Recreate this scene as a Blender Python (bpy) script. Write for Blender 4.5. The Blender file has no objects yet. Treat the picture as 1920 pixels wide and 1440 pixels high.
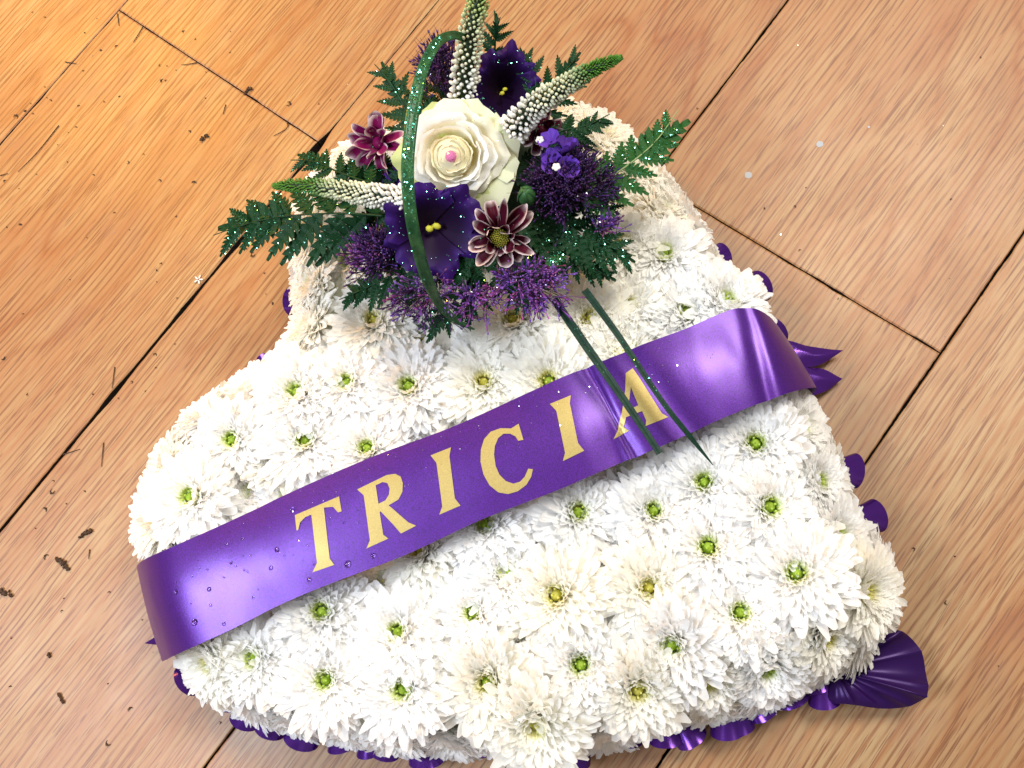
import bpy, bmesh, math, random
from mathutils import Vector, Matrix, noise
from mathutils.bvhtree import BVHTree
from mathutils.geometry import tessellate_polygon
random.seed(7)
S = bpy.context.scene
COL = S.collection
# ------------------------------------------------------------------ camera
F = 1750.0
CA, CB, CC, CY, CH = -0.4536, 0.2993, -0.4863, -0.5298, 0.5124
RC = (Matrix.Rotation(CA, 3, 'Z') @ Matrix.Rotation(CB, 3, 'X') @ Matrix.Rotation(CC, 3, 'Z'))
CAM = Vector((0, CY, CH))
cd = bpy.data.cameras.new('camera'); cam = bpy.data.objects.new('camera', cd); COL.objects.link(cam)
cam.matrix_world = Matrix.Translation(CAM) @ RC.to_4x4()
cd.sensor_width = 36; cd.lens = F / 1920 * 36; cd.clip_start = 0.02; cd.clip_end = 100
S.camera = cam

def ray(px, py):
    return (RC @ Vector(((px - 960) / F, -(py - 720) / F, -1.0)))
def W(px, py, z):
    d = ray(px, py); t = (z - CH) / d.z
    return CAM + d * t
def mpp(px, py, z):                      # metres per photo pixel there
    return ((z - CH) / ray(px, py).z) / F
IR = RC @ Vector((1, 0, 0)); IR.z = 0; IR.normalize()      # towards the right of the picture, along the floor
IU = RC @ Vector((0, 1, 0)); IU.z = 0; IU.normalize()      # towards the top of the picture, along the floor
MID = W(900, 760, 0)

# ------------------------------------------------------------------ world and lamps
wd = bpy.data.worlds.new('World'); S.world = wd; wd.use_nodes = True
bg = wd.node_tree.nodes['Background']; bg.inputs[0].default_value = (1.0, 0.93, 0.88, 1); bg.inputs[1].default_value = 0.33
S.cycles.max_bounces = 14; S.cycles.diffuse_bounces = 8
S.view_settings.view_transform = 'Standard'; S.view_settings.look = 'None'; S.view_settings.exposure = 0.0; S.view_settings.gamma = 1

def area(name, r, u, z, size, power, col, target=None):
    ld = bpy.data.lights.new(name, 'AREA'); ld.shape = 'DISK'; ld.size = size; ld.energy = power; ld.color = col
    o = bpy.data.objects.new(name, ld); COL.objects.link(o)
    p = MID + IR * r + IU * u + Vector((0, 0, z)); t = target or MID
    o.location = p; o.rotation_euler = (t - p).to_track_quat('-Z', 'Y').to_euler()
    return o
area('window_light', -0.74, -0.26, 1.12, 0.50, 17, (0.80, 0.87, 1.0))
area('ceiling_light', 0.58, 0.64, 1.40, 0.60, 25, (1.0, 0.93, 0.82))
area('warm_lamp', -0.62, 0.66, 0.62, 0.22, 7.0, (1.0, 0.47, 0.04), W(120, 160, 0))

# ------------------------------------------------------------------ materials
def mat(name, col=(.5, .5, .5), rough=.5, **k):
    m = bpy.data.materials.new(name); m.use_nodes = True
    b = m.node_tree.nodes['Principled BSDF']
    b.inputs['Base Color'].default_value = (*col, 1); b.inputs['Roughness'].default_value = rough
    for a, v in k.items(): b.inputs[a].default_value = v
    return m
def N(m, t, **k):
    n = m.node_tree.nodes.new(t)
    for a, v in k.items(): setattr(n, a, v)
    return n
def L(m, a, b): m.node_tree.links.new(a, b)
def BS(m): return m.node_tree.nodes['Principled BSDF']
def math_(m, op, a, b=None, c=None, clamp=False):
    n = N(m, 'ShaderNodeMath', operation=op); n.use_clamp = clamp
    for i, v in enumerate((a, b, c)):
        if v is None: continue
        if isinstance(v, (int, float)): n.inputs[i].default_value = v
        else: L(m, v, n.inputs[i])
    return n.outputs[0]
def mixc(m, fac, a, b, mode='MIX'):
    n = N(m, 'ShaderNodeMix', data_type='RGBA', blend_type=mode)
    if isinstance(fac, (int, float)): n.inputs[0].default_value = fac
    else: L(m, fac, n.inputs[0])
    for s, v in ((n.inputs[6], a), (n.inputs[7], b)):
        if isinstance(v, tuple): s.default_value = (*v, 1)
        else: L(m, v, s)
    return n.outputs[2]
def ramp(m, fac, stops):
    n = N(m, 'ShaderNodeValToRGB'); e = n.color_ramp.elements
    while len(e) < len(stops): e.new(.5)
    for i, (p, c) in enumerate(stops):
        e[i].position = p; e[i].color = (c, c, c, 1) if isinstance(c, (int, float)) else (*c, 1)
    L(m, fac, n.inputs[0]); return n.outputs[0]
def noi(m, vec, scale, detail=3, rough=.55, dist=0.):
    n = N(m, 'ShaderNodeTexNoise'); n.inputs['Scale'].default_value = scale; n.inputs['Detail'].default_value = detail
    n.inputs['Roughness'].default_value = rough; n.inputs['Distortion'].default_value = dist
    if vec is not None: L(m, vec, n.inputs['Vector'])
    return n.outputs[0]
def bump(m, h, s, d=.001):
    n = N(m, 'ShaderNodeBump'); n.inputs['Strength'].default_value = s; n.inputs['Distance'].default_value = d
    L(m, h, n.inputs['Height']); L(m, n.outputs[0], BS(m).inputs['Normal'])
def objvec(m, sc=(1, 1, 1), rnd=True):
    tc = N(m, 'ShaderNodeTexCoord'); v = tc.outputs['Object']
    if rnd:
        oi = N(m, 'ShaderNodeObjectInfo'); r = math_(m, 'MULTIPLY', oi.outputs['Random'], 37.0)
        ad = N(m, 'ShaderNodeVectorMath', operation='ADD'); cx = N(m, 'ShaderNodeCombineXYZ')
        L(m, r, cx.inputs[0]); L(m, r, cx.inputs[1]); L(m, r, cx.inputs[2]); L(m, v, ad.inputs[0]); L(m, cx.outputs[0], ad.inputs[1]); v = ad.outputs[0]
    mp = N(m, 'ShaderNodeMapping'); mp.inputs['Scale'].default_value = sc; L(m, v, mp.inputs[0]); return mp.outputs[0]

def wood_mat():
    m = mat('laminate wood', rough=.42)
    v1 = objvec(m, (7, 62, 1)); v2 = objvec(m, (30, 420, 1)); v3 = objvec(m, (40, 1150, 1)); v4 = objvec(m, (2.2, 9, 1)); v5 = objvec(m, (3.2, 15, 1))
    broad = noi(m, v4, 1, 3)
    streak = noi(m, v1, 1, 4, .6, .15)
    fine = noi(m, v2, 1, 3, .6, .08)
    pore = noi(m, v3, 1, 2, .5)
    fig = noi(m, v5, 1, 2, .45, .25)
    ring = math_(m, 'PINGPONG', math_(m, 'MULTIPLY', fig, 15.0), 1.0)
    ringline = ramp(m, ring, [(0, 1), (.20, .35), (.5, 0), (1, 0)])
    sx = N(m, 'ShaderNodeSeparateXYZ'); L(m, objvec(m, (1, 1, 1)), sx.inputs[0])
    warp = noi(m, objvec(m, (3.5, 10, 1)), 1, 2, .5)
    lines = math_(m, 'PINGPONG', math_(m, 'ADD', math_(m, 'MULTIPLY', sx.outputs[1], 520.0), math_(m, 'MULTIPLY', warp, 17.0)), 1.0)
    lmask = ramp(m, lines, [(0, 1), (.22, .65), (.5, 0)])
    seg = noi(m, objvec(m, (26, 260, 1)), 1, 2, .5)
    oi = N(m, 'ShaderNodeObjectInfo')
    tone = mixc(m, oi.outputs['Random'], (0.390, 0.250, 0.110), (0.410, 0.275, 0.145))
    c = mixc(m, ramp(m, broad, [(.35, 0), (.68, 1)]), tone, (0.34, 0.185, 0.080))
    c = mixc(m, ramp(m, streak, [(.44, 0), (.64, .55)]), c, (0.30, 0.135, 0.050))
    c = mixc(m, math_(m, 'MULTIPLY', ringline, math_(m, 'ADD', math_(m, 'MULTIPLY', ramp(m, broad, [(.42, 0), (.62, 1)]), .75), .10)), c, (0.26, 0.085, 0.022))
    c = mixc(m, math_(m, 'MULTIPLY', lmask, ramp(m, seg, [(.34, .12), (.54, .95)])), c, (0.185, 0.070, 0.022))
    c = mixc(m, ramp(m, fine, [(.46, 0), (.60, .6)]), c, (0.33, 0.145, 0.055))
    c = mixc(m, ramp(m, pore, [(.585, 0), (.64, .72)]), c, (0.15, 0.055, 0.022))
    dirt = noi(m, objvec(m, (16, 20, 1)), 1, 5, .65)
    c = mixc(m, ramp(m, dirt, [(.55, 0), (.75, .30)]), c, (0.22, 0.11, 0.08))
    L(m, c, BS(m).inputs['Base Color'])
    L(m, math_(m, 'ADD', math_(m, 'MULTIPLY', dirt, .25), .34), BS(m).inputs['Roughness'])
    bump(m, math_(m, 'SUBTRACT', fine, math_(m, 'MULTIPLY', pore, .7)), .22, .0004)
    return m
M_WOOD = wood_mat()
M_SUB = mat('dark gap', (0.006, 0.004, 0.004), .95)
M_CORE = mat('gap shade plank core', (0.020, 0.011, 0.007), .95)  # brown core coloured near black, so the shade inside the seams is painted in

def attr_mat(name, rough=.55, trans=0.0, spec=.3, **k):
    """colour comes from the petals' own pigment, stored per vertex in 'tint'"""
    m = mat(name, rough=rough, **{'Specular IOR Level': spec}, **k)
    at = N(m, 'ShaderNodeAttribute', attribute_name='tint')
    oi = N(m, 'ShaderNodeObjectInfo')
    hs = N(m, 'ShaderNodeHueSaturation'); L(m, at.outputs['Color'], hs.inputs['Color'])
    L(m, math_(m, 'ADD', math_(m, 'MULTIPLY', oi.outputs['Random'], .10), .92), hs.inputs['Value'])
    L(m, hs.outputs[0], BS(m).inputs['Base Color'])
    if trans:
        tb = N(m, 'ShaderNodeBsdfTranslucent'); L(m, hs.outputs[0], tb.inputs[0])
        mx = N(m, 'ShaderNodeMixShader'); mx.inputs[0].default_value = trans
        out = m.node_tree.nodes['Material Output']
        L(m, BS(m).outputs[0], mx.inputs[1]); L(m, tb.outputs[0], mx.inputs[2]); L(m, mx.outputs[0], out.inputs[0])
    return m
M_MUM = attr_mat('white petal', .6, .50, .06)
for n_ in M_MUM.node_tree.nodes:
    if n_.type == 'MATH' and n_.operation == 'ADD': n_.inputs[1].default_value = .97
    if n_.type == 'MATH' and n_.operation == 'MULTIPLY': n_.inputs[1].default_value = .05
M_ROSE = attr_mat('cream petal', .5, .25, .3)
M_LIS = attr_mat('violet petal', .5, .06, .12)
M_BIC = attr_mat('maroon petal', .5, .06, .10)
M_TRA = attr_mat('trachelium', .6, .0, .3)
M_VER = attr_mat('veronica bud', .5, .0, .35)
def fern_mat(name, c1, c2, rough=.38):
    m = mat(name, c1, rough, **{'Specular IOR Level': .16}); v = objvec(m, (1, 1, 1))
    c = mixc(m, ramp(m, noi(m, v, 160, 3), [(.4, 0), (.65, 1)]), c1, c2)
    L(m, c, BS(m).inputs['Base Color']); bump(m, noi(m, v, 700, 2), .3, .0004)
    return m
M_FERN = fern_mat('fern green', (0.003, 0.026, 0.009), (0.008, 0.056, 0.014))
M_FERNL = fern_mat('light fern green', (0.008, 0.055, 0.010), (0.024, 0.11, 0.016))
M_GRASS = fern_mat('grass green', (0.018, 0.075, 0.028), (0.045, 0.13, 0.045), .25)
M_GRASSD = fern_mat('dark grass green', (0.005, 0.024, 0.014), (0.009, 0.036, 0.02), .4)
M_STEM = mat('pale stem', (0.22, 0.30, 0.12), .5)
M_FOAM = mat('pale foam', (0.66, 0.68, 0.55), .9)
M_MOSS = mat('green floral foam', (0.012, 0.035, 0.015), .9)
M_GOLD = None
def satin(name, base, rough, metal, grain=.5):
    m = mat(name, base, rough, Metallic=metal)
    v = objvec(m, (1, 1, 1), False)
    n = noi(m, v, 1700, 3, .75); n2 = noi(m, v, 60, 2)
    c = mixc(m, ramp(m, n, [(.35, 0), (.65, 1)]), tuple(x * (1 - .40 * grain) for x in base), tuple(min(1, x * (1 + .75 * grain)) for x in base))
    L(m, c, BS(m).inputs['Base Color'])
    L(m, math_(m, 'ADD', math_(m, 'MULTIPLY', n, .14 * grain), rough - .07 * grain), BS(m).inputs['Roughness'])
    bump(m, n, .40 * grain, .0002)
    return m
M_SATIN = satin('purple satin', (0.060, 0.004, 0.19), .34, .50, 1.0)
BS(M_SATIN).inputs['Specular Tint'].default_value = (.85, .75, 1, 1); BS(M_SATIN).inputs['Coat Weight'].default_value = .42; BS(M_SATIN).inputs['Coat Roughness'].default_value = .33; BS(M_SATIN).inputs['Coat Tint'].default_value = (.92, .88, 1, 1); BS(M_SATIN).inputs['Coat IOR'].default_value = 1.65
M_GOLD = satin('gold foil lettering', (0.42, 0.335, 0.115), .42, .35, .25)
M_POLY = satin('glossy purple ribbon', (0.075, 0.014, 0.21), .17, .55, .1)
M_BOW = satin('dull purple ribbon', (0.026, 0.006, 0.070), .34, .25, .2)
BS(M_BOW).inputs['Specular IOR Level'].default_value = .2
M_GEM = mat('pink gem', (0.90, 0.28, 0.62), .05, **{'Transmission Weight': .5, 'IOR': 1.6})
M_DROP = mat('water', (1, 1, 1), .02, **{'Transmission Weight': 1.0, 'IOR': 1.33})
M_GLIT = mat('silver green glitter', (0.28, 0.92, 0.66), .20, Metallic=1.0)
M_GLITW = mat('iridescent glitter', (0.85, 0.9, 1.0), .2, Metallic=1.0)
M_DIRT = mat('dry plant crumbs', (0.055, 0.028, 0.014), .85)
M_SPOT = mat('grey paint fleck', (0.36, 0.40, 0.46), .6)
M_YEL = mat('yellow stigma', (0.50, 0.47, 0.03), .6)
M_YG = mat('yellow green disc', (0.20, 0.19, 0.012), .7)
M_FLOR = mat('white floret', (0.75, 0.72, 0.68), .6)

# ------------------------------------------------------------------ object helpers
def mesh_from(bm, name, m, smooth=True):
    me = bpy.data.meshes.new(name); bm.to_mesh(me); bm.free()
    if m: me.materials.append(m)
    if smooth:
        for p in me.polygons: p.use_smooth = True
    return me
def ob(name, data, parent=None, mw=None, kind=None):
    o = bpy.data.objects.new(name, data); COL.objects.link(o)
    if parent is not None: o.parent = parent
    if mw is not None: o.matrix_local = mw
    if kind: o['kind'] = kind
    return o
def thing(name, label, cat, loc=(0, 0, 0), group=None, data=None):
    o = bpy.data.objects.new(name, data); COL.objects.link(o); o.location = loc
    o['label'] = label; o['category'] = cat
    if group: o['group'] = group
    if data is None: o.empty_display_size = .01
    return o
def frame(x, up):
    x = x.normalized(); y = up.cross(x)
    if y.length < 1e-6: y = Vector((0, 1, 0)).cross(x)
    y.normalize(); z = x.cross(y)
    return Matrix((x, y, z)).transposed()
def zframe(z, ang=0.):
    z = z.normalized(); a = Vector((1, 0, 0)) if abs(z.x) < .9 else Vector((0, 1, 0))
    x = a.cross(z).normalized(); y = z.cross(x)
    return Matrix((x, y, z)).transposed() @ Matrix.Rotation(ang, 3, 'Z')
def MT(p, R=None, s=1.0):
    m = Matrix.Translation(p)
    if R is not None: m = m @ R.to_4x4()
    return m @ Matrix.Scale(s, 4)
def lerp(a, b, t): return tuple(x + (y - x) * t for x, y in zip(a, b))
def smooth(t): t = max(0, min(1, t)); return t * t * (3 - 2 * t)
def catmull(pts, n):
    out = []; P = [pts[0]] + list(pts) + [pts[-1]]
    for i in range(1, len(P) - 2):
        for k in range(n):
            t = k / n; a, b, c, d = P[i-1], P[i], P[i+1], P[i+2]
            out.append(.5 * ((2*b) + (c - a) * t + (2*a - 5*b + 4*c - d) * t*t + (3*b - a - 3*c + d) * t**3))
    out.append(pts[-1]); return out
def setcol(f, lay, cols):
    for l, c in zip(f.loops, cols): l[lay] = (*c, 1)
def tube(bm, pts, rad, sides=5, lay=None, col=None, caps=True):
    rings = []
    for i, p in enumerate(pts):
        d = (pts[min(i+1, len(pts)-1)] - pts[max(i-1, 0)])
        if d.length < 1e-9: d = Vector((0, 0, 1))
        R = zframe(d); r = rad[i] if isinstance(rad, (list, tuple)) else rad
        rings.append([bm.verts.new(p + R @ Vector((math.cos(a) * r, math.sin(a) * r, 0))) for a in [2*math.pi*k/sides for k in range(sides)]])
    fs = []
    for a, b in zip(rings, rings[1:]):
        for k in range(sides): fs.append(bm.faces.new((a[k], a[(k+1) % sides], b[(k+1) % sides], b[k])))
    if caps:
        for r in (rings[0][::-1], rings[-1]):
            fs.append(bm.faces.new(r))
    if lay is not None:
        for f in fs: setcol(f, lay, [col] * len(f.verts))
def blob(bm, c, R, rx, ry, rz, lay=None, col=None, seg=6, rings=4):
    vs = []
    top = bm.verts.new(c + R @ Vector((0, 0, rz))); bot = bm.verts.new(c - R @ Vector((0, 0, rz)))
    for i in range(1, rings):
        th = math.pi * i / rings
        vs.append([bm.verts.new(c + R @ Vector((rx*math.sin(th)*math.cos(2*math.pi*k/seg), ry*math.sin(th)*math.sin(2*math.pi*k/seg), rz*math.cos(th)))) for k in range(seg)])
    fs = []
    for k in range(seg):
        fs.append(bm.faces.new((top, vs[0][k], vs[0][(k+1) % seg])))
        fs.append(bm.faces.new((bot, vs[-1][(k+1) % seg], vs[-1][k])))
        for a, b in zip(vs, vs[1:]): fs.append(bm.faces.new((a[k], b[k], b[(k+1) % seg], a[(k+1) % seg])))
    if lay is not None:
        for f in fs: setcol(f, lay, [col] * len(f.verts))
def newbm():
    bm = bmesh.new(); return bm, bm.loops.layers.float_color.new('tint')
def grid(bm, lay, P, C=None):
    """P[i][j] points, C[i][j] colours"""
    V = [[bm.verts.new(p) for p in row] for row in P]
    for i in range(len(V)-1):
        for j in range(len(V[0])-1):
            f = bm.faces.new((V[i][j], V[i][j+1], V[i+1][j+1], V[i+1][j]))
            if C: setcol(f, lay, (C[i][j], C[i][j+1], C[i+1][j+1], C[i+1][j]))
def glitter(parent, pts, size, m, inv=None):
    bm = bmesh.new()
    for p in pts:
        R = zframe(Vector((random.gauss(0, .6), random.gauss(0, .6), 1)), random.random() * 6)
        s = size * random.uniform(.6, 1.3)
        v = [bm.verts.new(p + R @ Vector((math.cos(a) * s, math.sin(a) * s, 0))) for a in (0, 1.26, 2.5, 3.8, 5.0)]
        bm.faces.new(v)
    if inv is not None: bmesh.ops.transform(bm, matrix=inv, verts=bm.verts)
    return ob('glitter', mesh_from(bm, 'glitter', m, False), parent, kind='stuff')

# ------------------------------------------------------------------ floor
PW = 0.19
CX0, CX1 = 0.1251, 0.2183
floor = ob('floor', None); floor['kind'] = 'structure'
bm = bmesh.new()
for x, y in ((-3, -3), (3, -3), (3, 3), (-3, 3)): bm.verts.new((x, y, -.014))
bm.faces.new(bm.verts); ob('subfloor', mesh_from(bm, 'subfloor', M_SUB, False), floor)
XS1, XS2, XS3 = W(205, 748, 0).x, W(350, 575, 0).x, W(440, 470, 0).x
def seam_gap(k, x):
    """half gap of the long seam at y=-k*PW"""
    n = noise.noise(Vector((x * 40, k * 9.1, 3.3))) * .5 + .5
    if k == 1:
        g = .0002 + .0006 * smooth((CX0 + .02 - x) / .12) * (.5 + n)
        g += .0021 * math.exp(-((x - CX0 + .006) / .013) ** 2) * (.5 + n)
        for cx_, a_ in ((XS1, .0008), (XS2, .0004), (XS3, .0005)): g += a_ * math.exp(-((x - cx_) / .012) ** 2) * (.5 + n)
        return g
    if k == 2: return .0003 + .0003 * n + .0016 * math.exp(-((x - .40) / .012) ** 2)
    if k == 0: return .00012 + .0006 * n * smooth((CX0 - .06 - x) / .03)
    return .0003 + .0004 * n
def plank(x0, x1, k, e0=.0003, e1=.0003):
    y1, y0 = -k * PW, -(k + 1) * PW
    out = []; n = max(2, int((x1 - x0) / .002))
    nz = lambda x, s: abs(noise.noise(Vector((x * 300, s, 1.7)))) * .0004 + max(0, noise.noise(Vector((x * 60, s, 5.7))) - .25) * .0012
    bl = []
    for i in range(n + 1):
        x = x0 + e0 + (x1 - x0 - e0 - e1) * i / n
        bl.append(Vector((x, y0 + seam_gap(k + 1, x) + nz(x, k), 0)))
    tl = []
    for i in range(n + 1):
        x = x1 - e1 - (x1 - x0 - e0 - e1) * i / n
        tl.append(Vector((x, y1 - seam_gap(k, x) - nz(x, k + .5), 0)))
    ny = 40
    r = [Vector((x1 - e1 - nz(y0 + PW*j/ny, 7), y0 + (y1-y0)*j/ny, 0)) for j in range(1, ny)]
    l = [Vector((x0 + e0 + nz(y0 + PW*j/ny, 9), y1 - (y1-y0)*j/ny, 0)) for j in range(1, ny)]
    out = bl + r + tl + l
    c = Vector(((x0 + x1)/2, (y0 + y1)/2, 0))
    bm = bmesh.new()
    hx, hy = (x1-x0)/2, (y1-y0)/2
    ins = [Vector((max(-hx+e0+.0011, min(hx-e1-.0011, p.x-c.x)), (p.y-c.y) * (1 - .0006/hy), 0)) for p in out]
    top = [bm.verts.new(p) for p in ins]
    rim = [bm.verts.new(p - c + Vector((0, 0, -.0004))) for p in out]
    low = [bm.verts.new(p - c + Vector((0, 0, -.0135))) for p in out]
    bm.faces.new(top); n2 = len(out)
    for i in range(n2):
        j = (i + 1) % n2
        bm.faces.new((rim[i], rim[j], top[j], top[i])); bm.faces.new((low[i], low[j], rim[j], rim[i])).material_index = 1
    bm.normal_update()
    me = mesh_from(bm, 'plank', M_WOOD, False); me.materials.append(M_CORE); o = ob('plank', me, floor, Matrix.Translation(c))
    return o
for k, xs in {-4: (-1.4, -.1, 1.2), -3: (-1.4, .3, 1.5), -2: (-1.2, -.2, 1.0), -1: (-1.5, -.62, .75, 1.6), 0: (-1.5, CX0, CX0 + 1.2), 1: (-1.5, -.52, .78, 1.6),
              2: (-1.2, CX1 - 1.2 + .2, CX1, CX1 + 1.2), 3: (-1.3, -.35, .85, 1.7), 4: (-1.3, .1, 1.3), 5: (-1.3, -.1, 1.2), 6: (-1.3, .3, 1.3)}.items():
    for a, b in zip(xs, xs[1:]): plank(a, b, k)

# ------------------------------------------------------------------ the cushion
SIL = [(668,238),(592,272),(548,350),(520,440),(514,505),(526,560),(532,600),(510,640),(480,662),(420,690),(370,715),(310,780),(262,845),(238,900),(232,960),(240,1020),
       (262,1100),(290,1222),(302,1270),(392,1332),(474,1380),(598,1412),(720,1426),(850,1430),(1000,1434),(1120,1418),(1230,1395),(1340,1370),(1440,1350),(1530,1310),
       (1628,1266),(1690,1210),(1722,1130),(1700,1050),(1650,990),(1618,900),(1590,820),(1555,740),(1500,640),(1455,578),(1392,512),(1355,442),(1312,376),(1268,316),(1222,262),(1170,212),(1100,165),(1010,165),(850,200)]
ZS = .040
sil = [W(x, y, ZS).to_2d() for x, y in SIL]
def parea(p): return sum(a.x*b.y - b.x*a.y for a, b in zip(p, p[1:]+p[:1])) / 2
if parea(sil) < 0: sil.reverse()
def resample(p, step):
    out = []; n = len(p); acc = 0
    tot = sum((p[(i+1) % n]-p[i]).length for i in range(n)); m = max(3, int(tot/step)); st = tot/m; want = 0; run = 0
    for i in range(n):
        a, b = p[i], p[(i+1) % n]; l = (b-a).length
        while want <= run + l and len(out) < m:
            out.append(a + (b-a)*((want-run)/l)); want += st
        run += l
    return out
def inset(p, d):
    n = len(p); out = []
    for i in range(n):
        t = (p[(i+1) % n] - p[i-1]).normalized(); out.append(p[i] + Vector((-t.y, t.x)) * d)
    return out
def pdist(q, p):
    best = 1e9; ins = False; n = len(p); bp = None
    for i in range(n):
        a, b = p[i], p[(i+1) % n]; ab = b - a
        t = max(0, min(1, (q-a).dot(ab)/ab.dot(ab))); c = a + ab*t; d = (q-c).length
        if d < best: best = d; bp = c
        if (a.y > q.y) != (b.y > q.y) and q.x < (b.x-a.x)*(q.y-a.y)/(b.y-a.y)+a.x: ins = not ins
    return (best if ins else -best), bp
base = resample(inset(resample(sil, .012), .0178), .008)
for _ in range(2): base = [(base[i-1] + base[i]*2 + base[(i+1) % len(base)])/4 for i in range(len(base))]
H = .050
CENT = W(930, 820, 0); CENT.z = 0
cushion = thing('floral_cushion', 'large cushion of white chrysanthemum heads edged with purple ribbon loops, lying on the wood floor', 'floral tribute', CENT)
CI = Matrix.Translation(-CENT)
bm = bmesh.new(); rings = []
for d, z in ((0, .002), (0, .022), (.004, .036), (.012, .045), (.022, H - .001)):
    rings.append([bm.verts.new((p.x - CENT.x, p.y - CENT.y, z)) for p in inset(base, d)])
for a, b in zip(rings, rings[1:]):
    for i in range(len(a)): j = (i+1) % len(a); bm.faces.new((a[i], a[j], b[j], b[i]))
bm.faces.new(rings[-1]); ob('foam_base', mesh_from(bm, 'foam_base', M_FOAM), cushion)

def petal_pts(base_p, phi, e0, e1, length, width, cup, nl=5, nw=2, twist=0., pointy=.0, wob=0.):
    """rows of points of one petal, plus s along and w across"""
    P = []; d = Vector((math.cos(phi), math.sin(phi), 0)); side = Vector((-math.sin(phi), math.cos(phi), 0))
    pos = base_p.copy(); up = Vector((0, 0, 1))
    for i in range(nl + 1):
        s = i / nl; e = e0 + (e1 - e0) * s
        t = d * math.cos(e) + up * math.sin(e); nrm = -d * math.sin(e) + up * math.cos(e)
        w = width * (.30 + .70 * math.sin(math.pi * min(1, .10 + .48 * s))) * (1 - (s ** 8) * (.45 + .4 * pointy)) * (1 - pointy * .5 * smooth((s - .6) / .4))
        sd = side * math.cos(twist * s) + nrm * math.sin(twist * s)
        row = []
        for j in range(nw + 1):
            q = (j / nw - .5) * 2
            row.append(pos + sd * (w * .5 * q) + nrm * (cup * w * (q * q - .4)) + nrm * wob * math.sin(s * 7 + phi * 9) * .0006 - t * (w * .22 * q * q * (1 if i == nl else 0)))
        P.append(row); pos = pos + t * (length / nl)
    return P
def mum_mesh(seed, green=True, N_=250, openness=0.):
    rnd = random.Random(seed); bm, lay = newbm()
    W0 = (0.975, 0.975, 0.965) if green else (.975, .968, .925); CR = (0.95, 0.95, 0.84) if green else (.96, .945, .78); YG = (0.74, 0.84, 0.26) if green else (0.90, 0.88, 0.42); G = (0.58, 0.76, 0.15) if green else (0.86, 0.84, .28)
    full = rnd.uniform(.9, 1.08)
    for i in range(N_):
        u = (i + .5) / N_; r = math.sqrt(u)
        phi = i * 2.39996 + rnd.uniform(-.12, .12)
        if r < .135:
            k = r / .135; p = Vector((math.cos(phi) * .0032 * k, math.sin(phi) * .0032 * k, .0112 - .0010 * k))
            blob(bm, p, Matrix.Identity(3), .0006, .0006, .0020, lay, lerp(G, YG, k * k * .9), 5, 3)
            continue
        rr = (r - .135) / .865
        e0 = math.radians(82 - 42 * rr ** 1.1 + rnd.uniform(-6, 6)); e1 = math.radians(72 - 82 * rr ** 1.05 + rnd.uniform(-12, 12) - openness * 12)
        if rr < .35: e1 += math.radians(16)
        ln = (.0040 + .0200 * rr ** .82) * rnd.uniform(.86, 1.12) * full; wd_ = (.0021 + .0036 * rr ** .7) * rnd.uniform(.8, 1.25)
        b = Vector((math.cos(phi) * (.0031 + .0022 * rr), math.sin(phi) * (.0031 + .0022 * rr), .0090 - .0074 * rr))
        P = petal_pts(b, phi, e0, e1, ln, wd_, .36 - .22 * rr + rnd.uniform(-.03, .06), 6, 2 if rr > .3 else 3, rnd.uniform(-.2, .2), rnd.choice((0, .2, .4, .7)), .6)
        C = []
        for a in range(7):
            s = a / 6; t = smooth(rr * 1.7 + s * .80 - .16); c = lerp(lerp(YG, CR, min(1, t * 1.6)), W0, smooth(t * 1.6 - .5))
            C.append([c] * len(P[0]))
        grid(bm, lay, P, C)
    return mesh_from(bm, 'chrysanthemum_petals', M_MUM)
def disc_mesh(green):
    bm, lay = newbm()
    blob(bm, Vector((0, 0, .0078)), Matrix.Identity(3), .0026, .0026, .0032, lay, (0.52, 0.70, .10) if green else (.80, .77, .18), 10, 6)
    return mesh_from(bm, 'chrysanthemum_centre', M_MUM)
MUMG = [mum_mesh(s, True, 225 + 14 * (s % 5), (s % 4) * .35) for s in range(10)]; MUMY = [mum_mesh(20 + s, False, 230 + 20 * (s % 3), (s % 3) * .5) for s in range(7)]
DG, DY = disc_mesh(True), disc_mesh(False)
RIBT = [(255,1062),(282,1043),(387,997),(467,960),(520,933),(700,865),(845,803),(1000,728),(1089,693),(1200,648),(1283,617),(1350,587),(1387,577),(1447,597)]
RIBB = [(307,1240),(333,1227),(433,1180),(533,1130),(617,1097),(760,1040),(886,981),(1000,935),(1089,900),(1240,835),(1300,807),(1350,787),(1433,753),(1530,730)]
ribpoly = [W(x, y, .07).to_2d() for x, y in RIBT + RIBB[::-1]]
if parea(ribpoly) < 0: ribpoly.reverse()
placed = []
def put_mum(p, nrm, yellow, sc):
    hgt_ = (p - MID).dot(IU); yellow = yellow or random.random() < smooth((hgt_ - .01) / .10) * .9
    dr, _ = pdist(p.to_2d(), ribpoly)
    kk = smooth((dr + .002) / .014); p = p - Vector((0, 0, .012)) * kk; nrm = (nrm + Vector((0, 0, 1)) * .6 * kk)
    rnd = random
    o = ob('chrysanthemum', None, cushion, MT(p - CENT, zframe(nrm, rnd.random() * 6.28), sc))
    ob('petals', rnd.choice(MUMY if yellow else MUMG), o, kind='stuff')
    ob('flower_centre', DY if yellow and random.random() < .5 else DG, o)
    o.empty_display_size = .01
    placed.append(p)
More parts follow.
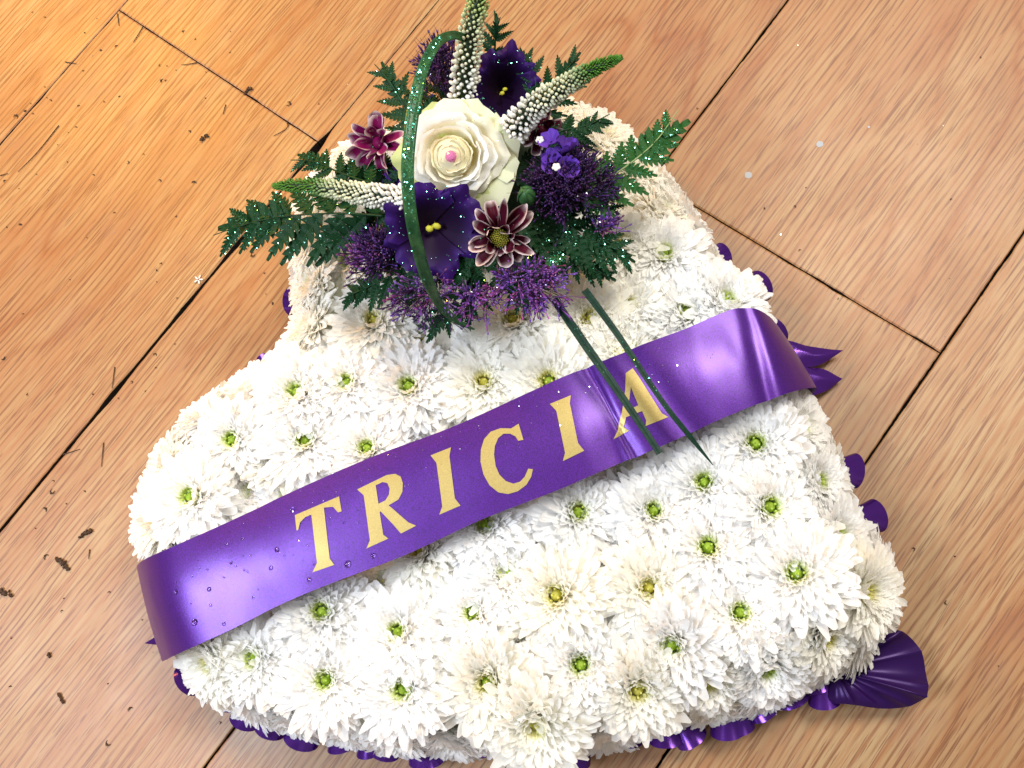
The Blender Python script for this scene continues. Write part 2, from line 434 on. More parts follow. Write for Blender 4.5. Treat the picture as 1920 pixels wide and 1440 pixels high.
VIS = [(360,932,0),(437,818,0),(557,741,0),(569,829,0),(652,718,0),(688,845,0),(766,727,0),(904,718,1),(1030,712,1),(700,604,1),(960,600,1),(1105,595,1),(1185,580,1),(1280,590,0),(1350,568,0),(1240,478,0),
       (478,1228,0),(605,1272,0),(755,1287,0),(747,1190,0),(600,1150,0),(890,1148,0),(948,1075,0),(910,985,0),(1048,1115,1),(1073,960,0),(1212,1098,1),(1222,960,0),(1325,905,0),(1418,832,0),(1432,948,0),(1330,1030,0),(1498,1078,0),
       (1385,1150,0),(1266,1200,0),(1087,1243,0),(915,1273,1),(1190,1280,1),(1170,660,1),(1000,1340,1),(1160,465,1)]
for x, y, yl in VIS:
    p = W(x, y, H + .008); d, c = pdist(p.to_2d(), base)
    n = Vector((random.gauss(0, .10), random.gauss(0, .10), 1)); z = H - .003
    if d < .03:
        o_ = (c - p.to_2d()).normalized() * (1 if d > 0 else -1); k = max(0, (.03 - d) / .03); n += Vector((o_.x, o_.y, 0)) * .5 * k; z -= .006 * k
    # lean a little towards the viewer's upper side as in the photo
    put_mum(Vector((p.x, p.y, z + .0025)), n, yl, random.uniform(.96, 1.12))
def outward(i, poly):
    t = (poly[(i+1) % len(poly)] - poly[i-1]).normalized(); return Vector((t.y, -t.x, 0))
for ins, step, z, tilt in ((.010, .0270, .040, .95), (.000, .0255, .021, 2.6)):
    rp = resample(inset(base, ins) if ins else base, step)
    for i, q in enumerate(rp):
        o_ = outward(i, rp); p = Vector((q.x, q.y, z + random.uniform(-.002, .002)))
        if any((p - r).length < .017 for r in placed): continue
        put_mum(p, Vector((0, 0, 1)) + o_ * tilt + Vector((random.gauss(0, .1), random.gauss(0, .1), 0)), random.random() < .3, random.uniform(.88, 1.02))
xs = [p.x for p in base]; ys = [p.y for p in base]
for _ in range(16000):
    q = Vector((random.uniform(min(xs), max(xs)), random.uniform(min(ys), max(ys))))
    md = .0215 if _ < 5000 else .0165
    if any((q - r.to_2d()).length < md for r in placed): continue
    d, c = pdist(q, base)
    if d < .018: continue
    put_mum(Vector((q.x, q.y, H - .0065 - random.random() * .005)), Vector((random.gauss(0, .3), random.gauss(0, .3), 1)), random.random() < .4, random.uniform(.84, .98))
print('mums', len(placed))

# ribbon edging loops of the cushion
def loop_mesh(w, r, seed):
    """one gathered flute of the pleated edging: x out, y along the edge, z up"""
    rnd = random.Random(seed); bm = bmesh.new(); n = 22; V = []
    for i in range(n + 1):
        t = i / n; a = math.radians(-55 + 290 * t); row = []
        for j in range(7):
            q = j / 6; g = .55 + .45 * q + .05 * math.sin(q * 5 + seed)
            end = .0035 * math.sin(math.pi * t) ** 2
            x = -.012 + (.024 + end) * q - .0020 * (1 - math.sin(math.pi * t)) * q
            row.append(bm.verts.new((x, math.cos(a) * r * g + .0012 * math.sin(q * 3 + seed * 2), r * .80 * (1.0 + math.sin(a)) * (g * .9 + .1) + .0006)))
        V.append(row)
    for a, b in zip(V, V[1:]):
        for j in range(6): bm.faces.new((a[j], a[j+1], b[j+1], b[j]))
    return mesh_from(bm, 'ribbon_loop', M_POLY)
LOOPS = [loop_mesh(.017, .0080, s) for s in range(4)]
LP = [(1560,1312,0),(1645,960,1),(1596,872,1),(1462,622,1),(1425,535,1),(1362,470,1),(490,672,1),(1282,1392,0),(1385,1362,0)]
for i, (x, y, s) in enumerate(LP):
    p = W(x, y, .012); d, c = pdist(p.to_2d(), base)
    o_ = (p.to_2d() - c) if d < 0 else (c - p.to_2d()); o_ = Vector((o_.x, o_.y, 0)).normalized()
    R = Matrix((o_, Vector((0, 0, 1)).cross(o_), Vector((0, 0, 1)))).transposed() @ Matrix.Rotation(random.uniform(-.25, .25), 3, 'Z')
    pp = Vector((p.x, p.y, .002)) - o_ * (random.uniform(.0110, .0150) if s else random.uniform(.0090, .0135)) - CENT
    ob('ribbon_loop', LOOPS[i % 4], cushion, MT(pp, R @ Matrix.Rotation(random.uniform(-.3, .3), 3, 'Z'), random.uniform(.78, 1.22)))

for i, q in enumerate(resample(base, .0150)):
    rp_ = resample(base, .0150); o_ = outward(i, rp_)
    if o_.dot(IR) > .55 or o_.dot(IU) > .2: continue
    R = Matrix((o_, Vector((0, 0, 1)).cross(o_), Vector((0, 0, 1)))).transposed() @ Matrix.Rotation(random.uniform(-.35, .35), 3, 'Z')
    ob('ribbon_loop', LOOPS[i % 4], cushion, MT(Vector((q.x, q.y, .0015)) + o_ * random.uniform(.003, .0085) - CENT, R, random.uniform(.85, 1.2)))

# ------------------------------------------------------------------ satin sash with its letters
ST = [((262,1070),(316,1236),.012),((256,1064),(304,1240),.036),((260,1057),(309,1238),.050),((276,1046),(327,1229),.064),((312,1030),(366,1211),.0735),((387,997),(440,1177),.0765),((467,960),(525,1134),.078),((560,916),(617,1095),.079),
      ((700,856),(760,1040),.080),((845,802),(900,975),.0805),((980,741),(1040,921),.0805),((1050,709),(1110,891),.080),((1100,689),(1165,867),.0785),((1130,677),(1195,855),.0800),((1200,648),(1258,828),.081),((1283,617),(1330,795),.081),
      ((1340,592),(1395,768),.0785),((1380,578),(1435,752),.0765),((1412,577),(1468,740),.0745),((1440,591),(1500,731),.066),((1458,611),(1528,727),.052),((1460,618),(1530,732),.034),((1450,630),(1518,745),.012)]
T3 = catmull([W(*a, z) for a, b, z in ST], 7); B3 = catmull([W(*b, z) for a, b, z in ST], 7)
SC = (T3[len(T3)//2] + B3[len(B3)//2]) / 2; SC.z = 0
sash = thing('satin_sash', 'wide purple satin ribbon with gold capital letters draped diagonally across the white flower cushion', 'ribbon', SC)
bm = bmesh.new(); V = []; NJ = 14; ns = len(T3) - 1
for i, (a, b) in enumerate(zip(T3, B3)):
    row = []
    for j in range(NJ + 1):
        t = j / NJ; p = a.lerp(b, t); s = i / ns
        dz = .0020 * math.sin(math.pi * t) + .0010 * noise.noise(Vector((s * 9, t * 1.5, 2))) + .00022 * noise.noise(Vector((s * 45, t * 3, 5)))
        # soft fold lines near the right-hand end
        q = (s - .545 - t * .045); dz -= .0016 * math.exp(-(q / .010) ** 2)
        q = (s - .62 - t * .045); dz -= .0011 * math.exp(-(q / .012) ** 2)
        q = (s - .800 + .02 * t); dz -= .0016 * math.exp(-(q / .020) ** 2)
        row.append(bm.verts.new(p + Vector((0, 0, dz)) - SC))
    V.append(row)
for a, b in zip(V, V[1:]):
    for j in range(NJ): bm.faces.new((a[j], a[j+1], b[j+1], b[j]))
bm.normal_update()
if sum(f.normal.z for f in bm.faces) < 0: bmesh.ops.reverse_faces(bm, faces=bm.faces)
band = ob('ribbon_band', mesh_from(bm, 'ribbon_band', M_SATIN), sash)
bmb = bmesh.new(); bmb.from_mesh(band.data); bmesh.ops.translate(bmb, vec=SC, verts=bmb.verts); SBVH = BVHTree.FromBMesh(bmb); bmb.free()
def on_sash(px, py, off=.00035):
    d = ray(px, py).normalized(); h = SBVH.ray_cast(CAM, d)
    if h[0] is None: return None
    n = h[1] if h[1].dot(d) < 0 else -h[1]
    return h[0] + n * off, n
LT = {'T': [[(82,803),(286,716),(298,785),(281,790),(258,764),(216,768),(243,1003),(264,1031),(163,1066),(184,1022),(158,800),(130,812),(106,836),(98,870),(90,873)]],
 'R': [[(370,684),(505,618),(545,612),(570,625),(580,655),(578,695),(560,730),(515,757),(606,836),(641,851),(571,887),(535,845),(478,785),(473,788),(490,893),(513,910),(412,956),(428,918),(400,712)],[(455,665),(487,650),(509,655),(519,680),(516,708),(500,734),(468,750)]],
 'I': [[(708,527),(802,490),(795,530),(820,725),(846,758),(748,800),(762,762),(735,562)]],
 'C': [[(1114,381),(1136,455),(1112,460),(1100,440),(1075,427),(1045,427),(1020,447),(1004,485),(1001,525),(1008,575),(1025,615),(1055,645),(1090,657),(1120,648),(1142,625),(1158,588),(1180,590),(1172,625),(1150,662),(1110,692),(1065,705),(1020,697),(980,665),(952,615),(938,555),(940,500),(955,452),(985,418),(1030,402),(1080,403)]],
 'I2': [[(1258,290),(1355,250),(1350,287),(1388,470),(1416,505),(1318,553),(1328,515),(1288,322)]],
 'A': [[(1608,148),(1640,125),(1665,160),(1775,333),(1804,350),(1700,391),(1702,365),(1684,322),(1610,350),(1600,395),(1624,412),(1552,452),(1568,418),(1590,330),(1606,225)],[(1632,212),(1666,296),(1618,318)]]}
for key, polys in LT.items():
    pl = [[Vector((520 + x / 2.4615, 640 + y / 2.4615, 0)) for x, y in p] for p in polys]
    tris = tessellate_polygon(pl); flat = [v for p in pl for v in p]
    bm = bmesh.new(); vs = [bm.verts.new(v) for v in flat]
    for t in tris:
        try: bm.faces.new([vs[i] for i in t])
        except ValueError: pass
    for _ in range(4):
        es = [e for e in bm.edges if e.calc_length() > 9]
        if not es: break
        bmesh.ops.subdivide_edges(bm, edges=es, cuts=1, use_grid_fill=False)
        bmesh.ops.triangulate(bm, faces=bm.faces)
    for v in bm.verts:
        h = on_sash(v.co.x, v.co.y)
        if h: v.co = h[0] - SC
    bm.normal_update()
    ob('letter', mesh_from(bm, 'letter', M_GOLD), sash)
# water drops on the sash
drops = [(330,1110,6),(365,1167,8),(420,1170,4),(433,1055,4),(508,1065,5),(519,1031,5),(580,1087,5),(652,1058,8),(700,1042,6),(392,1105,5),(548,955,6),(645,980,3),(470,1040,3),(425,1020,3),(455,1010,3),(360,1080,3),(395,1135,3),(475,1120,3)]
for k in range(40): drops.append((random.uniform(300, 700), 0, random.uniform(1.2, 2.6)))
bm = bmesh.new()
for x, y, r in drops:
    if y == 0:
        yt = 1040 - (x - 290) * .447; y = yt + random.uniform(12, 165)
    h = on_sash(x, y, 0)
    if not h: continue
    rr = r * .00024; blob(bm, h[0] - SC, zframe(h[1]), rr * random.uniform(.8, 1.2), rr, rr * .6, seg=8, rings=6)
ob('water_drops', mesh_from(bm, 'water_drops', M_DROP), sash, kind='stuff')
pts = []
for k in range(260):
    x = random.uniform(500, 1340); h = on_sash(x, 1000 - (x - 290) * .44 + random.uniform(-60, 150), .0004)
    if h: pts.append(h[0] - SC)
glitter(sash, pts, .00022, M_GLITW)

# ribbon tails and the big bow lobe at the edge (glossy ribbon lying on the floor)
def ribbon_blade(name, label, cat, ctr, half, mtl, z0, z1, ruf=.0006):
    """ctr: pixel centre line, half: half width in px"""
    P = catmull([W(x, y, z0 + (z1 - z0) * i / (len(ctr)-1)) for i, (x, y) in enumerate(ctr)], 6)
    hw = catmull([Vector((h, 0, 0)) for h in half], 6)
    o = thing(name, label, cat, P[0]); bm = bmesh.new(); V = []
    for i, p in enumerate(P):
        d = (P[min(i+1, len(P)-1)] - P[max(i-1, 0)]).normalized(); s = Vector((0, 0, 1)).cross(d).normalized(); w = hw[i].x * .00029
        V.append([bm.verts.new(p + s * (w * q) + Vector((0, 0, (.0022 * (1 - q*q) + ruf * math.sin(q * 5 + i * .7)) * min(1, w / .004))) - P[0]) for q in (-1, -.6, -.2, .2, .6, 1)])
    for a, b in zip(V, V[1:]):
        for j in range(5): bm.faces.new((a[j], a[j+1], b[j+1], b[j]))
    ob('ribbon', mesh_from(bm, 'ribbon', mtl), o); return o
ribbon_blade('ribbon_tail', 'upper pointed purple ribbon tail sticking out from under the right end of the sash', 'ribbon tail', [(1440,650),(1490,665),(1530,668),(1580,657)], [20,24,18,.5], M_POLY, .012, .006)
ribbon_blade('ribbon_tail', 'lower pointed purple ribbon tail below the other one at the right end of the sash', 'ribbon tail', [(1470,690),(1510,712),(1548,712),(1579,710)], [24,30,20,.5], M_POLY, .010, .004)
ribbon_blade('ribbon_tail', 'tiny dark purple ribbon tip poking out left of the sash end', 'ribbon tail', [(330,1195),(300,1200),(272,1206)], [16,10,.5], M_POLY, .006, .004)
def bow_lobe():
    c = W(1668, 1262, .016); e = W(1560, 1240, .02)
    o = thing('ribbon_bow', 'large dark purple ribbon bow lobe fanned out at the lower right corner of the cushion', 'ribbon bow', (c.x, c.y, 0))
    out = [(1560,1190),(1600,1180),(1660,1178),(1705,1192),(1733,1225),(1742,1265),(1738,1300),(1715,1322),(1680,1330),(1640,1328),(1590,1320),(1550,1320)]
    bm = bmesh.new(); cen = W(1560, 1255, .012); rings = []
    op = catmull([W(x, y, .016) for x, y in out], 9)
    for i, p in enumerate(op):
        t = i / (len(op)-1); row = []
        for k in range(11):
            q = k / 10; v = cen.lerp(p, q); f = (1 - abs(math.sin(t * 9.5 + .9)) ** .6) * .011 + (1 - abs(math.sin(t * 21 + 2)) ** .7) * .0028 + .0015 * noise.noise(Vector((t * 9, q * 4, 1)))
            v = v + Vector((0, 0, f * q * 1.0 + .003 * math.sin(math.pi * q * .9) - .007 * q * q)); v.z = max(v.z, .002)
            row.append(bm.verts.new(v - Vector((c.x, c.y, 0))))
        rings.append(row)
    for a, b in zip(rings, rings[1:]):
        for k in range(10): bm.faces.new((a[k], a[k+1], b[k+1], b[k]))
    bmesh.ops.remove_doubles(bm, verts=bm.verts, dist=1e-6)
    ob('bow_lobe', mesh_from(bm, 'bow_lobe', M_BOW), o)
bow_lobe()

# ------------------------------------------------------------------ the spray on top
TOC = lambda p: (CAM - p).normalized()
# foam mound hidden under the spray
def mound():
    c = W(880, 360, .07); bm = bmesh.new(); rx = 190 * mpp(880, 360, .08)
    o = thing('floral_foam', 'dark green foam mound under the corner flower spray, almost hidden by leaves', 'foam', (c.x, c.y, .055))
    V = []
    for i in range(7):
        th = math.pi / 2 * i / 6
        V.append([bm.verts.new(IR * (math.cos(a) * rx * math.sin(th)) + IU * (math.sin(a) * rx * .72 * math.sin(th)) + Vector((0, 0, .038 * math.cos(th) + .003 * noise.noise(Vector((a, th * 3, 0)))))) for a in [2*math.pi*k/24 for k in range(24)]])
    for a, b in zip(V, V[1:]):
        for k in range(24): bm.faces.new((a[k], b[k], b[(k+1) % 24], a[(k+1) % 24]))
    bmesh.ops.remove_doubles(bm, verts=bm.verts, dist=1e-6)
    ob('foam_block', mesh_from(bm, 'foam_block', M_MOSS), o)
mound()

# --- ferns
def leaflet_mesh(seed, teeth=7, width=.24, m=None):
    """unit length leaflet along +X with forward pointing teeth, slightly arched"""
    rnd = random.Random(seed); bm = bmesh.new(); mid = []; L_ = []; R_ = []
    n = teeth * 3
    for i in range(n + 1):
        t = i / n; env = width * (math.sin(math.pi * (min(1, t * 1.0) ** .62)) ** .75) * (1 - .25 * t)
        if t < .06: env = width * .35
        ph = i % 3; tooth = (.50, .92, 1.12)[ph]
        sh = (-.014, .014, .058)[ph]
        z = -.12 * t * t + .010 * math.sin(t * 9 + seed)
        mid.append(bm.verts.new((t, 0, z)))
        for S_, sgn in ((L_, 1), (R_, -1)):
            w = env * tooth * rnd.uniform(.94, 1.05) if 0 < i < n else .002
            S_.append(bm.verts.new((min(1, t + (sh if 0 < i < n else 0)), sgn * w, z + .16 * w + (.02 if ph == 0 else -.006))))
    for i in range(n):
        bm.faces.new((mid[i], mid[i+1], L_[i+1], L_[i])); bm.faces.new((mid[i+1], mid[i], R_[i], R_[i+1]))
    return mesh_from(bm, 'leaflet', m, False)
LEAF = [leaflet_mesh(s, 7 + s % 3, .165, M_FERN) for s in range(4)]
LEAFL = [leaflet_mesh(10 + s, 7, .19, M_FERNL) for s in range(3)]
def frond(label, pts, z0, z1, nl, ll, light=False, spark=60, droop=.2, tipk=.9, wk=1.0, seed=0):
    """pts: pixel curve base to tip; ll: leaflet length in px near the base"""
    rnd = random.Random(seed + int(pts[-1][0])); k = mpp(pts[0][0], pts[0][1], z0)
    P = catmull([W(x, y, z0 + (z1 - z0) * i / (len(pts)-1)) for i, (x, y) in enumerate(pts)], 8)
    o = thing('fern_frond', label, 'fern', P[0], 'fern fronds of the flower spray')
    bm = bmesh.new(); tube(bm, [p - P[0] for p in P], [.0007 * (1 - .7 * i / len(P)) for i in range(len(P))], 5)
    ob('stem', mesh_from(bm, 'stem', M_STEM if light else M_FERN), o)
    up = Vector((0, 0, 1)); gp = []; n = len(P) - 1
    cum = [0]
    for a, b in zip(P, P[1:]): cum.append(cum[-1] + (b - a).length)
    def at(t):
        s = t * cum[-1]
        for i in range(n):
            if cum[i+1] >= s: return P[i].lerp(P[i+1], (s - cum[i]) / max(1e-9, cum[i+1]-cum[i])), (P[i+1]-P[i]).normalized()
        return P[-1], (P[-1]-P[-2]).normalized()
    def leaf(p, d, l, w):
        vz = (up * .8 + TOC(p) * .8 + Vector((rnd.gauss(0, .22), rnd.gauss(0, .22), 0))).normalized()
        R = frame(d, vz); mt = MT(p - P[0], R) @ Matrix.Diagonal((l, l * w, l, 1))
        ob('leaflet', rnd.choice(LEAFL if light else LEAF), o, mt)
        for _ in range(max(0, int(spark / nl))):
            t = rnd.uniform(.08, .85); q = mt @ Vector((t, rnd.uniform(-.17, .17) * (1 - t * .5), .035 - .10 * t * t)); gp.append(q)
    nl += max(2, nl // 3)
    for i in range(nl):
        t = .04 + .80 * i / max(1, nl - 1); p, d = at(t)
        sd = up.cross(d).normalized() * (1 if i % 2 else -1)
        l = 1.3 * ll * k * (1 - .68 * (t ** 1.2)) * rnd.uniform(.88, 1.1)
        a = math.radians(58 - 22 * t + rnd.uniform(-6, 6))
        leaf(p, (d * math.cos(a) + sd * math.sin(a) - up * droop * rnd.uniform(.3, 1)), l, 1.12 * wk)
    p, d = at(.52); leaf(p, d - up * .05, (P[-1] - p).length * 1.05, 1.25 * wk)
    if spark: glitter(o, gp, .00027, M_GLIT)
    return o
frond('long glittery dark green fern frond reaching furthest left over the bare floor', [(720,405),(640,400),(540,405),(470,418),(400,441)], .105, .088, 11, 118, spark=420, seed=1)
frond('dark fern frond curling above the left white flower spike', [(700,345),(640,325),(590,303),(545,300)], .108, .098, 8, 62, spark=90, seed=2)
frond('small dark fern sprig between the left maroon flower and the left flower spike', [(770,330),(720,318),(665,318),(640,298)], .105, .10, 6, 52, spark=60, seed=3)
frond('dark fern frond standing up left of the grass loop', [(790,270),(765,215),(735,160),(702,120)], .11, .125, 8, 60, spark=40, seed=4)
frond('dark fern sprig standing up behind the tall white spike at the top', [(925,118),(928,92),(930,62),(938,32)], .12, .14, 6, 42, spark=30, seed=5)
frond('dark fern tip right of the upper violet flower', [(985,190),(1005,160),(990,120),(975,88)], .115, .125, 6, 48, spark=20, seed=6)
frond('dark fern frond behind the right white spike pointing to the top', [(990,210),(1030,170),(1058,135),(1088,100)], .112, .122, 6, 60, spark=20, seed=7)
frond('dark fern frond below the right white spike over a white flower', [(1010,260),(1055,245),(1100,235),(1143,214)], .112, .108, 7, 50, spark=40, seed=8)
frond('bright green glittery fern frond reaching out at the right', [(1080,372),(1140,335),(1190,300),(1232,262),(1272,206)], .108, .112, 11, 70, light=True, spark=330, seed=9, wk=1.1)
frond('green fern sprig lying under the bright frond on white flowers', [(1040,345),(1085,372),(1125,385),(1160,398)], .100, .095, 6, 66, spark=90, seed=10)
frond('glittery fern frond right of the lower maroon flower pointing right', [(985,420),(1050,430),(1120,455),(1192,480)], .105, .092, 10, 88, spark=260, seed=11)
frond('dark fern sprig ending just above the tops of the straight grass blades', [(1010,455),(1060,475),(1105,498),(1153,527)], .100, .088, 8, 58, spark=70, seed=12)
frond('dark fern frond spread on white flowers below the left violet flower', [(800,480),(745,510),(690,538),(636,562)], .100, .086, 9, 72, spark=90, seed=13)
frond('dark fern sprig hanging down by the foot of the grass loop', [(880,520),(855,560),(825,600),(785,626)], .098, .086, 7, 55, spark=50, seed=14)
frond('short dark fern sprig hanging below the lower maroon flower', [(880,500),(885,540),(880,580),(868,612)], .099, .086, 6, 50, spark=50, seed=15)
frond('dark fern sprig tucked under the left violet flower', [(780,440),(730,450),(690,470),(660,490)], .098, .09, 6, 60, spark=30, seed=16)
frond('dark fern sprig filling the middle right of the spray', [(960,400),(1010,400),(1050,410),(1090,440)], .108, .100, 7, 75, spark=120, seed=17)
frond('dark fern sprig behind the rose at the right', [(960,300),(1000,310),(1030,330),(1060,350)], .105, .100, 6, 70, spark=20, seed=18)
frond('dark fern sprig at the back between the grass loop and the tall spike', [(830,220),(830,180),(822,140),(800,105)], .108, .112, 6, 60, spark=20, seed=19)

for n_, (lab, pts) in enumerate([('dark fern sprig below the left white flower spike near its base', [(790,400),(740,400),(700,405),(655,430)]), ('dark fern sprig between lower violet flower and maroon chrysanthemum', [(890,440),(890,480),(880,515),(862,550)]),
    ('dark fern sprig right of the maroon chrysanthemum lying under the lilac sprig', [(940,450),(985,470),(1030,490),(1060,510)]), ('dark fern sprig above the rose on its left side', [(830,240),(800,225),(775,190),(760,160)]),
    ('dark fern sprig beneath the right end of the dark purple tuft', [(1050,330),(1095,335),(1125,350),(1150,372)]), ('dark fern sprig above the blue violet bloom', [(1010,290),(1050,265),(1085,255),(1110,250)]),
    ('dark fern sprig left of the magenta chrysanthemum base', [(780,330),(735,325),(700,325),(662,332)]), ('dark fern sprig under the lilac sprig pointing at the sash', [(960,480),(970,515),(985,545),(1000,575)])]):
    frond(lab, pts, .100, .094, 8, 66, spark=50, seed=40 + n_)

# --- cup petals for rose and lisianthus
def cup_petal(a0, span, prof, zed, colf, ruff=0., nl=8, nw=8, seed=0, tipdrop=.15, hollow=0., spiral=0., basew=.35):
    """prof(s), zed(s): radius and height along the petal; colf(s,q) pigment"""
    bm, lay = newbm(); P = []; C = []
    for i in range(nl + 1):
        s0 = i / nl; row = []; rc = []
        for j in range(nw + 1):
            q = (j / nw - .5) * 2; s = s0 * (1 - tipdrop * q * q * s0)
            r0q = q; a = a0 + q * span * (basew + (1 - basew) * math.sin(min(1, s0 * 1.25) * math.pi / 2))
            r = prof(s) * (1 - hollow * q * q); z = zed(s)
            rf = ruff * s0 ** 3 * (math.sin(q * 6 + seed * 2.1) + .6 * math.sin(q * 13 + seed))
            r *= 1 + spiral * r0q; row.append(Vector((math.cos(a) * (r + rf), math.sin(a) * (r + rf), z + rf * .8))); rc.append(colf(s0, q))
        P.append(row); C.append(rc)
    grid(bm, lay, P, C)
    return bm
def rose():
    c = W(850, 292, .118); o = thing('cream_rose', 'open cream white rose with a pink gem in its heart, centre of the flower spray', 'rose', c)
    ax = (TOC(c) * 1.0 + IR * -.10 + IU * -.02).normalized(); R = zframe(ax, 1.0); k = mpp(850, 280, .13) * .93
    cream = (0.94, 0.91, 0.74); yel = (0.80, 0.76, 0.30); wh = (0.93, 0.92, 0.86); grn = (0.62, 0.70, 0.28); pk = (.95, .87, .68)
    i = 0
    for li, (n, r, h, sp, colr) in enumerate([(2, 13, 49, 1.3, pk), (3, 22, 51, 1.1, pk), (3, 33, 50, 1.1, cream), (3, 44, 47, 1.1, cream), (3, 56, 42, 1.05, wh), (3, 68, 34, 1.0, wh),
                                               (3, 82, 25, .95, wh), (4, 99, 14, .85, cream), (4, 116, -2, .72, grn)]):
        for q in range(n):
            a = q * 2 * math.pi / n + li * 1.35 + random.uniform(-.3, .3)
            rr = r * random.uniform(.90, 1.08) * k; hh = h * random.uniform(.92, 1.06) * k
            op = .10 + .09 * min(li, 5) + .45 * smooth((li - 4.5) / 2.5)
            def prof(s, rr=rr, op=op):
                closed = rr * (.80 + .20 * math.sin(min(1., s * 1.1) * 2.6) + .07 * smooth((s - .82) / .18)) ; opened = rr * (.34 + .60 * s ** .8 + .13 * smooth((s - .72) / .28))
                return closed * (1 - op) + opened * op
            def zed(s, hh=hh, op=op, k=k, rr=rr):
                return -20 * k * (1 - s) + hh * s - op * rr * .14 * smooth((s - .74) / .26) - (1 - op) * rr * .05 * smooth((s - .85) / .15)
            base_c = (0.86, .80, .45) if li < 6 else (yel if li < 8 else grn)
            cf = lambda s, q_, b=base_c, t=colr: lerp(b, t, smooth(s * 1.7 - .15))
            bm = cup_petal(a, sp * random.uniform(.92, 1.05), prof, zed, cf, ruff=(.5 + 4.5 * op) * k, nl=10, nw=12, seed=i * 3 + li, tipdrop=.06 + .16 * op, hollow=.06 - .10 * op, spiral=.12 * (1 - op))
            mesh = mesh_from(bm, 'petal', M_ROSE); ob('petal', mesh, o, MT(Vector(), R)); i += 1
    bm, lay = newbm(); blob(bm, Vector((0, 0, 22 * k)), Matrix.Identity(3), 42 * k, 42 * k, 26 * k, lay, (.88, .82, .55), 16, 10); ob('heart', mesh_from(bm, 'heart', M_ROSE), o, MT(Vector(), R))
    # back petals spreading to the right, greener
    for a_img, rr in ((0.1, 138), (-.70, 142), (.95, 122), (-1.7, 108), (1.75, 106)):
        d = (IR * math.cos(a_img) + IU * math.sin(a_img)); loc = R.inverted() @ d; a = math.atan2(loc.y, loc.x)
        prof = lambda s, rr=rr * k: rr * (.25 + .75 * s); zed = lambda s, k=k: -20 * k + 14 * k * math.sin(s * 2.4)
        bm = cup_petal(a, .62, prof, zed, lambda s, q_: lerp((.55, .62, .16), (.86, .88, .62), smooth(s * 1.4 - .2)), ruff=4 * k, nl=8, nw=10, seed=int(rr))
        ob('petal', mesh_from(bm, 'petal', M_ROSE), o, MT(Vector(), R))
    bm = bmesh.new(); bmesh.ops.create_icosphere(bm, subdivisions=2, radius=12 * k)
    g = ob('gem', mesh_from(bm, 'gem', M_GEM, False), o, MT(R @ Vector((0, 0, 50 * k))))
    pts = []
    for _ in range(110):
        a = random.uniform(0, 6.28); r_ = random.uniform(15, 112) * k; pts.append(R @ Vector((math.cos(a) * r_, math.sin(a) * r_, (46 - .30 * r_ / k) * k)))
    glitter(o, pts, .00022, M_GLITW)
rose()
def lisianthus(label, px, py, z, rad, lean, rot, flat=1.0, depth=1.0, sq=1.0):
    c = W(px, py, z); k = mpp(px, py, z); o = thing('violet_lisianthus', label, 'lisianthus', c, 'violet lisianthus blooms')
    ax = (TOC(c) + lean).normalized(); R = zframe(ax, rot)
    dk = (0.010, 0.002, 0.022); md = (0.020, 0.004, 0.065); br = (0.048, 0.011, 0.18)
    for i in range(6):
        a = i * math.pi / 3 + random.uniform(-.15, .15); rr = rad * k * random.uniform(.9, 1.08)
        ra = rr * (1 if i % 2 else .90)
        prof = lambda s, rr=ra: rr * (.02 + .98 * s ** .80) + rr * .08 * smooth((s-.8)/.2)
        zed = lambda s, rr=ra: rr * depth * (-.72 * (1 - s) ** 1.6 + (.06 if i % 2 else .0) - .10 * smooth((s-.8)/.2))
        cf = lambda s, q_: lerp(lerp((.012, .003, .02), dk, min(1, s * 2)), lerp(md, br, (math.sin(q_ * 9) * .5 + .5) * .4 + .2 + .25 * math.sin(q_ * 31) * math.sin(s * 5)), smooth(s * 1.6 - .65))
        bm = cup_petal(a, .74, prof, zed, cf, ruff=7.0 * k, nl=12, nw=18, seed=i + px, basew=.85, tipdrop=.26)
        ob('petal', mesh_from(bm, 'petal', M_LIS), o, MT(Vector(), R))
    bm = bmesh.new()
    blob(bm, Vector((.0015, .0014, 0)), Matrix.Identity(3), .0022, .0016, .0012, seg=8, rings=6); blob(bm, Vector((-.0013, -.0012, 0)), Matrix.Identity(3), .0020, .0017, .0012, seg=8, rings=6)
    tube(bm, [Vector((0, 0, -.009)), Vector((0, 0, 0))], .0008, 6)
    ob('stigma', mesh_from(bm, 'stigma', M_YEL), o, MT(R @ Vector((0, 0, -rad * k * .38)), R, sq))
    bm = bmesh.new()
    for q in range(4 if sq == 1 else 0):
        a = q * 1.57; tube(bm, [Vector((0, 0, -.006)), Vector((math.cos(a) * .003, math.sin(a) * .003, 0))], .0003, 4); blob(bm, Vector((math.cos(a) * .0032, math.sin(a) * .0032, .0003)), Matrix.Identity(3), .0005, .0005, .0011, seg=5, rings=4)
    if len(bm.verts): ob('stamens', mesh_from(bm, 'stamens', mat('stamen', (.10, .05, .01), .7)), o, MT(R @ Vector((0, 0, -rad * k * .55)), R, .75))
    pts = []
    for _ in range(130):
        a = random.uniform(0, 6.28); q = random.uniform(.55, 1.0); r_ = rad * k * q; pts.append(R @ Vector((math.cos(a) * r_, math.sin(a) * r_, r_ * .02 + .0012 - rad * k * .25 * (1-q))))
    glitter(o, pts, .00024, M_GLIT)
lisianthus('violet lisianthus with yellow stigma below the rose, crossed by the grass loop', 812, 432, .112, 94, IU * -.18 + IR * .02, .3)
lisianthus('dark violet lisianthus bloom above the rose beside the tall white spike', 948, 168, .122, 74, IU * .12 + IR * .14, .9, depth=1.5, sq=.6)

